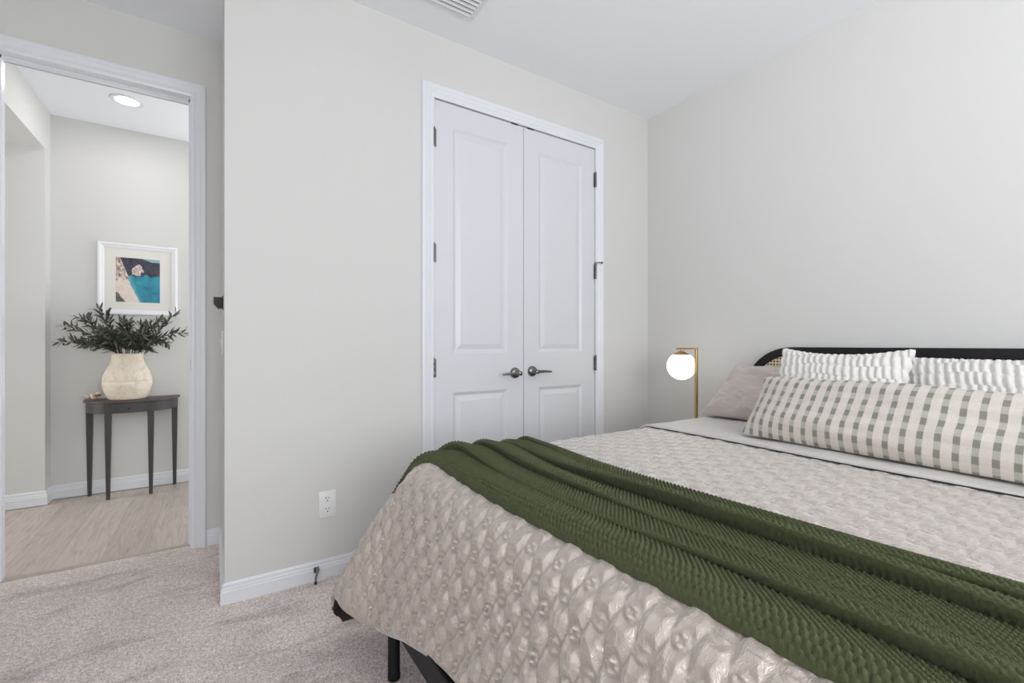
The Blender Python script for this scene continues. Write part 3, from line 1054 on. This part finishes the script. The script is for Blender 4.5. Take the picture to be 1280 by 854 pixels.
pillow('sleeping_pillow', M['taupe'], (2.395, 1.19, .835), .69, .45, .19, 51, 'taupe sleeping pillow leaning at the closet side of the headboard', 'pillow', creases, sag=.012, seed=3, roll=-2, power=2.8, pinch=.10)
pillow('sleeping_pillow', M['taupe'], (2.55, .40, .845), .66, .36, .12, 22, 'taupe sleeping pillow mostly hidden behind the white cushions', 'pillow', creases, seed=5)
pillow('throw_cushion', M['white_knit'], (2.205, .868, .903), .485, .40, .14, 24, 'white gathered cushion standing in front of the cane, left of its twin', 'cushion', gathered, n=(230, 170), sag=.022, pinch=.05, seed=9, scallop=.007)
pillow('throw_cushion', M['white_knit'], (2.345, .402, .880), .55, .38, .14, 28, 'white gathered cushion at the right edge, lower and partly behind its twin', 'cushion', gathered, n=(230, 170), pinch=.04, seed=13, scallop=.007)
pillow('lumbar_pillow', M['stripe'], (1.985, .505, .822), 1.20, .315, .215, 37, 'long cream lumbar pillow with dashed grey green stripes in front of the cushions', 'pillow', lambda X, Y, U, V, e: .005 * fbm(X * 6, Y * 8, 91, 3) * np.clip(e * 5, 0, 1), n=(260, 90), pinch=.03, power=3.0, seed=17, full=.5, roll=-1.6)

# ------------------------------------------------------------------ nightstand and lamp
NX0, NX1, NY0, NY1, NZ = 2.27, 2.69, 1.66, 2.06, .55
t = thing('nightstand', ((NX0 + NX1) / 2, (NY0 + NY1) / 2, 0), 'small oak nightstand behind the bed carrying the globe lamp', 'nightstand')
MB().box(NX0 + .01, NX1, NY0 + .01, NY1 - .01, .16, NZ - .02, .004, 1).make('carcass', M['nightstand'], t)
MB().box(NX0, NX1, NY0, NY1, NZ - .02, NZ, .004, 2).make('top', M['nightstand'], t)
dw = MB().box(NX0 - .004, NX0 + .012, NY0 + .025, NY1 - .025, .33, NZ - .035, .003, 1).make('drawer', M['nightstand'], t)
MB().lathe([(.006, -.02), (.012, -.022), (.012, -.028), (.001, -.03)], (NX0 + .01, (NY0 + NY1) / 2, .43), 'x', 16).make('knob', M['brass'], dw, True, 40)
for x in (NX0 + .04, NX1 - .04):
    for y in (NY0 + .04, NY1 - .04):
        MB().lathe([(.011, 0), (.018, .17)], (x, y, 0), 'z', 14).make('leg', M['nightstand'], t, True, 40)

GX, GY, GZ, GR = 2.45, 1.805, .972, .0875
t = thing('table_lamp', (GX, GY - .08, NZ), 'brass lamp with lit white globe shade in the room corner beside the bed', 'lamp')
uY = -.104                       # stem stands towards -Y
PX, PY = GX + .0, GY + uY
MB().lathe([(.001, 0), (.070, 0), (.072, .004), (.072, .014), (.068, .018), (.001, .018)], (PX, PY + .03, NZ), 'z', 40, False).make('base', M['brass'], t, True, 40)
MB().box(PX - .0075, PX + .0075, PY - .0075, PY + .0075, NZ + .015, GZ + GR + .026, .0015, 1).make('stem', M['brass'], t)
MB().box(PX - .007, PX + .007, PY - .0075, GY + .035, GZ + GR + .016, GZ + GR + .026, .0015, 1).make('arm', M['brass'], t)
MB().lathe([(.008, .020), (.008, .006), (.020, .003), (.045, -.010), (.056, -.021), (.054, -.022), (.001, -.006)], (GX, GY, GZ + GR), 'z', 40, False).make('cap', M['brass'], t, True, 50)
prof = [(max(.001, GR * math.sin(PI * k / 24)), -GR * math.cos(PI * k / 24)) for k in range(25)]
MB().lathe(prof, (GX, GY, GZ), 'z', 48, False).make('globe_shade', M['globe'], t, True, 80)['label'] = 'lit white globe shade'
ld = bpy.data.lights.new('globe_bulb', 'POINT'); ld.energy = 3.0; ld.color = (1, .80, .55); ld.shadow_soft_size = GR + .004
lo = bpy.data.objects.new('globe_bulb', ld); COL.objects.link(lo); lo.location = (GX, GY, GZ); lo.parent = None

# ------------------------------------------------------------------ hallway: console table
TX, TYW, TZ = -.512, YH - .018, .705
TA, TB = .285, .262            # half width, depth of the top


def half_oval(a, b, n=40, p=2.3):
    pts = []
    for i in range(n + 1):
        ang = PI * i / n
        cx, sy = math.cos(ang), math.sin(ang)
        x = a * math.copysign(abs(cx) ** (2 / p), cx)
        y = b * abs(sy) ** (2 / p)
        pts.append((TX + x, TYW - y))
    return pts


t = thing('console_table', (TX, TYW - .12, 0), 'dark wooden half oval console table against the hallway wall', 'console table')
top = MB()
o1, o2_, o3 = half_oval(TA - .006, TB - .006), half_oval(TA, TB), half_oval(TA - .004, TB - .004)
n = len(o1)
vs = [(p[0], p[1], TZ) for p in o1] + [(p[0], p[1], TZ - .005) for p in o2_] + [(p[0], p[1], TZ - .014) for p in o2_] + [(p[0], p[1], TZ - .018) for p in o3]
fs = [tuple(range(n)), tuple(range(4 * n - 1, 3 * n - 1, -1))]
for k in range(3):
    for i in range(n):
        i2_ = (i + 1) % n
        fs.append((k * n + i, k * n + i2_, (k + 1) * n + i2_, (k + 1) * n + i))
top.add(vs, fs).make('top', M['table_top'], t, True, 40)
# apron follows the curve, split where the front legs stand
A1_, B1_ = TA - .016, TB - .016
ap = half_oval(A1_, B1_, 60); apin = half_oval(A1_ - .018, B1_ - .018, 60)
ZA0, ZA1 = TZ - .092, TZ - .018
LEGX = (-.121, .119)


def apron(i0, i1, name, z0, z1, out=0.0, parent=None):
    vs, fs = [], []
    src = half_oval(A1_ + out, B1_ + out, 60)
    for i in range(i0, i1 + 1):
        for p, z in ((src[i], z0), (src[i], z1), (apin[i], z1), (apin[i], z0)):
            vs.append((p[0], p[1], z))
    k = i1 - i0 + 1
    for i in range(k - 1):
        for j in range(4):
            fs.append((i * 4 + j, i * 4 + (j + 1) % 4, (i + 1) * 4 + (j + 1) % 4, (i + 1) * 4 + j))
    fs += [(0, 1, 2, 3), tuple((k - 1) * 4 + j for j in (3, 2, 1, 0))]
    return MB().add(vs, fs).make(name, M['table'], parent or t, True, 40)


ix = [min(range(61), key=lambda i: abs(ap[i][0] - (TX + lx))) for lx in (LEGX[1], LEGX[0])]
apron(0, ix[0], 'apron', ZA0, ZA1)
apron(ix[1], 60, 'apron', ZA0, ZA1)
apron(ix[0], ix[1], 'front_rail', ZA0, ZA1, -.004)
dr = apron(ix[0] + 1, ix[1] - 1, 'drawer', ZA0 + .006, ZA1 - .004, .002)
fy = ap[(ix[0] + ix[1]) // 2]
MB().lathe([(.005, 0), (.006, -.008), (.011, -.012), (.012, -.018), (.008, -.022), (.001, -.023)], (TX, fy[1] - .002, (ZA0 + ZA1) / 2), 'y', 20, False).make('knob', M['table'], dr, True, 50)


def table_leg(x, y, ox):
    mb = MB()
    vs = []
    for z, w, d in ((0, .0105, 0), (ZA0 - .16, .017, 0), (ZA0, .0185, 0), (TZ - .018, .0185, 0)):
        for sx, sy in ((-1, -1), (1, -1), (1, 1), (-1, 1)):
            vs.append((x + sx * w, y + sy * w * .95, z))
    fs = [(3, 2, 1, 0), (12, 13, 14, 15)]
    for k in range(3):
        for j in range(4):
            j2 = (j + 1) % 4
            fs.append((k * 4 + j, k * 4 + j2, (k + 1) * 4 + j2, (k + 1) * 4 + j))
    mb.add(vs, fs).make('leg', M['table'], t)


table_leg(TX - .250, TYW - .030, 0); table_leg(TX + .250, TYW - .030, 0)
table_leg(TX + LEGX[0], ap[ix[1]][1] + .016, 0); table_leg(TX + LEGX[1], ap[ix[0]][1] + .016, 0)

# ------------------------------------------------------------------ vase, branches, shell
VX, VY = -.535, YH - .162
prof = [(.001, 0), (.098, 0), (.106, .004), (.113, .012), (.124, .035), (.136, .070), (.1425, .100), (.1445, .122), (.1425, .128), (.1405, .131), (.1435, .135), (.1430, .150), (.136, .182), (.124, .212), (.108, .242), (.097, .268), (.092, .292), (.090, .318), (.0905, .330), (.088, .335), (.080, .335), (.078, .325), (.080, .28), (.10, .23), (.12, .17), (.115, .05), (.001, .02)]
vase = MB().lathe(prof, (VX, VY, TZ), 'z', 56, False)
vs = []
for x, y, z in vase.v:
    dx, dy, dz = x - VX, y - VY, z - TZ
    r = math.hypot(dx, dy); a = math.atan2(dy, dx)
    k = 1 + .012 * math.sin(3 * a + dz * 9) + .006 * math.sin(7 * a - dz * 20)
    # vertical seam pressed into the neck side facing the room
    if dz > .13:
        da = (a + 1.95 + (dz - .2) * .5 + PI) % (2 * PI) - PI
        k -= .035 * math.exp(-(da / .10) ** 2) * min(1, (dz - .13) / .05)
        da = (a + 1.45 - (dz - .2) * .9 + PI) % (2 * PI) - PI
        k -= .020 * math.exp(-(da / .10) ** 2) * min(1, max(0, (dz - .2) / .05))
    vs.append((VX + dx * k, VY + dy * k, z))
vase.v = vs
v_o = vase.make('vase', M['ceramic'], None, True, 50)
tag(v_o, 'rough cream ceramic vase on the dark hallway console table', 'vase')


def olive_branch(idx, tip, rise, nleaf, first_label):
    """one branch from inside the vase mouth to its tip"""
    base = Vector((VX + random.uniform(-.03, .03), VY + random.uniform(-.03, .03), TZ + .10))
    mouth_dir = Vector((tip[0] - VX, tip[1] - VY, 0))
    mouth = Vector((VX, VY, TZ + .335)) + mouth_dir.normalized() * min(.060, mouth_dir.length * .3) if mouth_dir.length > 1e-4 else Vector((VX, VY, TZ + .335))
    tipv = Vector(tip)
    c1 = mouth + Vector((mouth_dir.x * .25, mouth_dir.y * .25, rise))
    pts = [base, base.lerp(mouth, .6), mouth]
    for i in range(1, 13):
        u = i / 12
        p = mouth * (1 - u) ** 2 + c1 * 2 * u * (1 - u) + tipv * u ** 2
        p += Vector((math.sin(u * 7 + idx), math.cos(u * 6 + idx * 2), math.sin(u * 9 + idx * 3))) * .006 * u
        pts.append(p)
    th = thing('olive_branch', tuple(mouth), first_label, 'branch', 'olive branches in the vase')
    MB().tube(pts, [.0032] * 3 + [.003 - .0018 * i / 12 for i in range(1, 13)], 6).make('stem', M['stem'], th, True, 60)
    lv = MB(); fruits = []
    for k in range(nleaf):
        u = .10 + .92 * (k + random.uniform(-.3, .3)) / nleaf
        u = min(.995, max(.05, u))
        f = 2 + u * 12
        i = min(int(f), 13); w = f - i
        p = pts[i].lerp(pts[i + 1], w)
        d = (pts[i + 1] - pts[i]).normalized()
        side = d.cross(Vector((random.uniform(-1, 1), random.uniform(-1, 1), random.uniform(-1, 1)))).normalized()
        dirv = (d * random.uniform(.35, 1.1) + side * random.uniform(.6, 1.0) + Vector((0, 0, random.uniform(-.15, .35)))).normalized()
        L = random.uniform(.055, .092) * (1.0 - .25 * u)
        wd = random.uniform(.0060, .0088)
        nrm = dirv.cross(Vector((random.uniform(-1, 1), random.uniform(-1, 1), random.uniform(-.3, .3)))).normalized()
        bend = random.uniform(-.55, .40)
        lat = nrm.cross(dirv).normalized()
        vs_, fs_ = [], []
        NS = 7
        for q in range(NS):
            a = q / (NS - 1)
            cpt = p + dirv * (L * a) + nrm * (bend * L * a * a)
            cpt.y = min(cpt.y, YH - .006)
            hw = wd * math.sin(PI * min(1, .06 + .94 * a)) ** .8 if a < 1 else .0004
            vs_ += [cpt + lat * hw, cpt + nrm * (-.0018 if 0 < a < 1 else 0), cpt - lat * hw]
        for q in range(NS - 1):
            b = q * 3
            fs_ += [(b, b + 1, b + 4, b + 3), (b + 1, b + 2, b + 5, b + 4)]
        for vv_ in vs_: vv_.y = min(vv_.y, YH - .005)
        lv.add(vs_, fs_)
        if u > .35 and random.random() < .12:
            c0 = p + side * .012 + Vector((0, 0, -.006))
            c0.y = min(c0.y, YH - .02)
            fruits.append(MB().tube([p, c0 + Vector((0, 0, .008))], .0008, 4).lathe([(.0005, -.0085), (.005, -.006), (.0068, 0), (.005, .006), (.0005, .0085)], tuple(c0), 'z', 10, False))
    lv.make('foliage', M['leaf'], th, True, 80)
    for fb in fruits:
        fb.make('olive', M['olive'], th, True, 80)


TIPS = [(-.935, -.10, 1.12), (-.90, -.16, 1.24), (-.86, .05, 1.30), (-.78, -.06, 1.30), (-.72, .06, 1.36), (-.76, -.12, 1.10), (-.66, -.05, 1.33),
        (-.58, .07, 1.30), (-.52, -.14, 1.27), (-.45, .04, 1.27), (-.38, -.08, 1.25), (-.31, .06, 1.30), (-.22, -.02, 1.35), (-.17, -.05, 1.20), (-.27, -.16, 1.10), (-.38, -.18, 1.07),
        (-.62, -.20, 1.13), (-.48, -.20, 1.13), (-.84, .02, 1.12), (-.33, .07, 1.14), (-.70, .06, 1.16), (-.55, .08, 1.18), (-.42, -.20, 1.18), (-.68, -.18, 1.20)]
TIPS = [(VX + (x - VX) * (.88 if x < VX else .92), dy, z) for x, dy, z in TIPS]
for k, (x, dy, z) in enumerate(TIPS):
    olive_branch(k, (x, min(VY + dy * .9, YH - .06), z), .08 + .05 * (k % 3), 44, 'grey green olive branch with narrow leaves standing in the cream vase')

# spiral shell lying on the table
def conch(loc):
    mb = MB()
    n, m_ = 70, 12
    vs, fs = [], []
    for i in range(n):
        u = i / (n - 1)
        ang = u * 2 * PI * 3.4
        R_ = .004 + .017 * u ** 1.4
        tr_ = .003 + .015 * u ** 1.3
        ax = .10 * (1 - u ** 1.1) - .045
        kn = 1 + .30 * max(0, math.sin(ang * 4)) ** 4 * u
        for j in range(m_):
            b = 2 * PI * j / m_
            rr = R_ + tr_ * math.cos(b) * (kn if math.cos(b) > 0 else 1)
            vs.append((loc[0] - ax - .014 * math.sin(b) * (.3 + u), loc[1] + rr * math.cos(ang), loc[2] + .026 + rr * math.sin(ang) * .8))
    for i in range(n - 1):
        for j in range(m_):
            fs.append((i * m_ + j, i * m_ + (j + 1) % m_, (i + 1) * m_ + (j + 1) % m_, (i + 1) * m_ + j))
    fs += [tuple(range(m_)), tuple(range(n * m_ - 1, (n - 1) * m_ - 1, -1))]
    mb.add(vs, fs)
    zmin = min(v[2] for v in mb.v)
    mb.v = [(v[0], v[1], v[2] - zmin + loc[2]) for v in mb.v]
    return mb.make('seashell', M['shell'], None, True, 60)


tag(conch((-.745, YH - .125, TZ)), 'small beige spiral seashell on the table left of the vase', 'seashell')

# ------------------------------------------------------------------ framed print
FX0, FX1, FZ0, FZ1, FWD = -.726, -.246, 1.332, 1.875, .038
t = thing('framed_picture', ((FX0 + FX1) / 2, YH, FZ0), 'white framed beach print with a cream mat above the console table', 'picture')
PR = [(0, 0), (0, .020), (.004, .024), (.016, .024), (.022, .018), (.034, .015), (FWD, .010), (FWD, 0)]
vs, fs = [], []
k = len(PR)
for cx_, cz_, sx, sz in ((FX0, FZ0, 1, 1), (FX1, FZ0, -1, 1), (FX1, FZ1, -1, -1), (FX0, FZ1, 1, -1)):
    for o, p in PR:
        vs.append((cx_ + sx * o, YH - p, cz_ + sz * o))
for i in range(4):
    for j in range(k):
        j2 = (j + 1) % k; i2_ = (i + 1) % 4
        fs.append((i * k + j, i * k + j2, i2_ * k + j2, i2_ * k + j))
MB().add(vs, fs).make('frame', M['picture_frame'], t)
MB().box(FX0 + FWD - .002, FX1 - FWD + .002, YH - .007, YH - .001, FZ0 + FWD - .002, FZ1 - FWD + .002).make('mat', M['mat'], t)
nx, nz = 120, 150
AX0, AX1, AZ0, AZ1 = -.622, -.358, 1.430, 1.768
gx, gz = np.meshgrid(np.linspace(0, 1, nx), np.linspace(0, 1, nz), indexing='ij')
vs = np.stack([AX0 + gx * (AX1 - AX0), np.full_like(gx, YH - .0078), AZ0 + gz * (AZ1 - AZ0)], -1).reshape(-1, 3)
pic = link_mesh('print', vs, grid_faces(nx, nz)[:, ::-1], M['print'], t)
x, y = gx.ravel(), gz.ravel()
colr = np.zeros((nx * nz, 4)); colr[:, 3] = 1
nz1 = fbm(x * 9, y * 9, 5, 3); nz2 = fbm(x * 26, y * 26, 8, 3)
sea = np.stack([.012 + .01 * nz1, .20 + .05 * nz1 + .05 * y, .30 + .05 * nz1 + .04 * y], -1)
colr[:, :3] = sea
shore = .27 + .26 * np.clip((.55 - y) / .55, 0, 1) ** 1.1 + .015 * nz1
w = np.clip((shore + .10 - x) / .10, 0, 1)[:, None]
colr[:, :3] = colr[:, :3] * (1 - w) + np.array([.10, .42, .46]) * w
sand = x < shore
colr[sand, :3] = np.array([.70, .60, .52]) + .05 * nz2[sand, None]
hill = y > .60 + .03 * nz1
colr[hill, :3] = np.array([.035, .032, .055]) + .022 * nz2[hill, None]
rock = (np.hypot((x - .47) / .14, (y - .70) / .14) < 1 + .35 * nz1) & (y > .6)
colr[rock, :3] = np.array([.52, .44, .40]) + .22 * nz2[rock, None]
cl = (x < .26 - .45 * (y - .62)) & (y > .52 + .08 * nz1)
colr[cl, :3] = np.array([.46, .38, .33]) + .28 * nz2[cl, None]
bush = (x < .22 - .9 * y + .03 * nz2) & (y < .22)
colr[bush, :3] = np.array([.09, .09, .07]) + .06 * nz2[bush, None]
topsea = (y > .93) & (x > .80 - .6 * (y - .93) * 5)
colr[topsea, :3] = (.25, .42, .44)
colr = np.clip(colr, .005, 1)
ca = pic.data.color_attributes.new('print', 'FLOAT_COLOR', 'POINT')
ca.data.foreach_set('color', colr.astype(np.float32).ravel())

for o in bpy.data.objects:
    if '_org' in o:
        del o['_org']
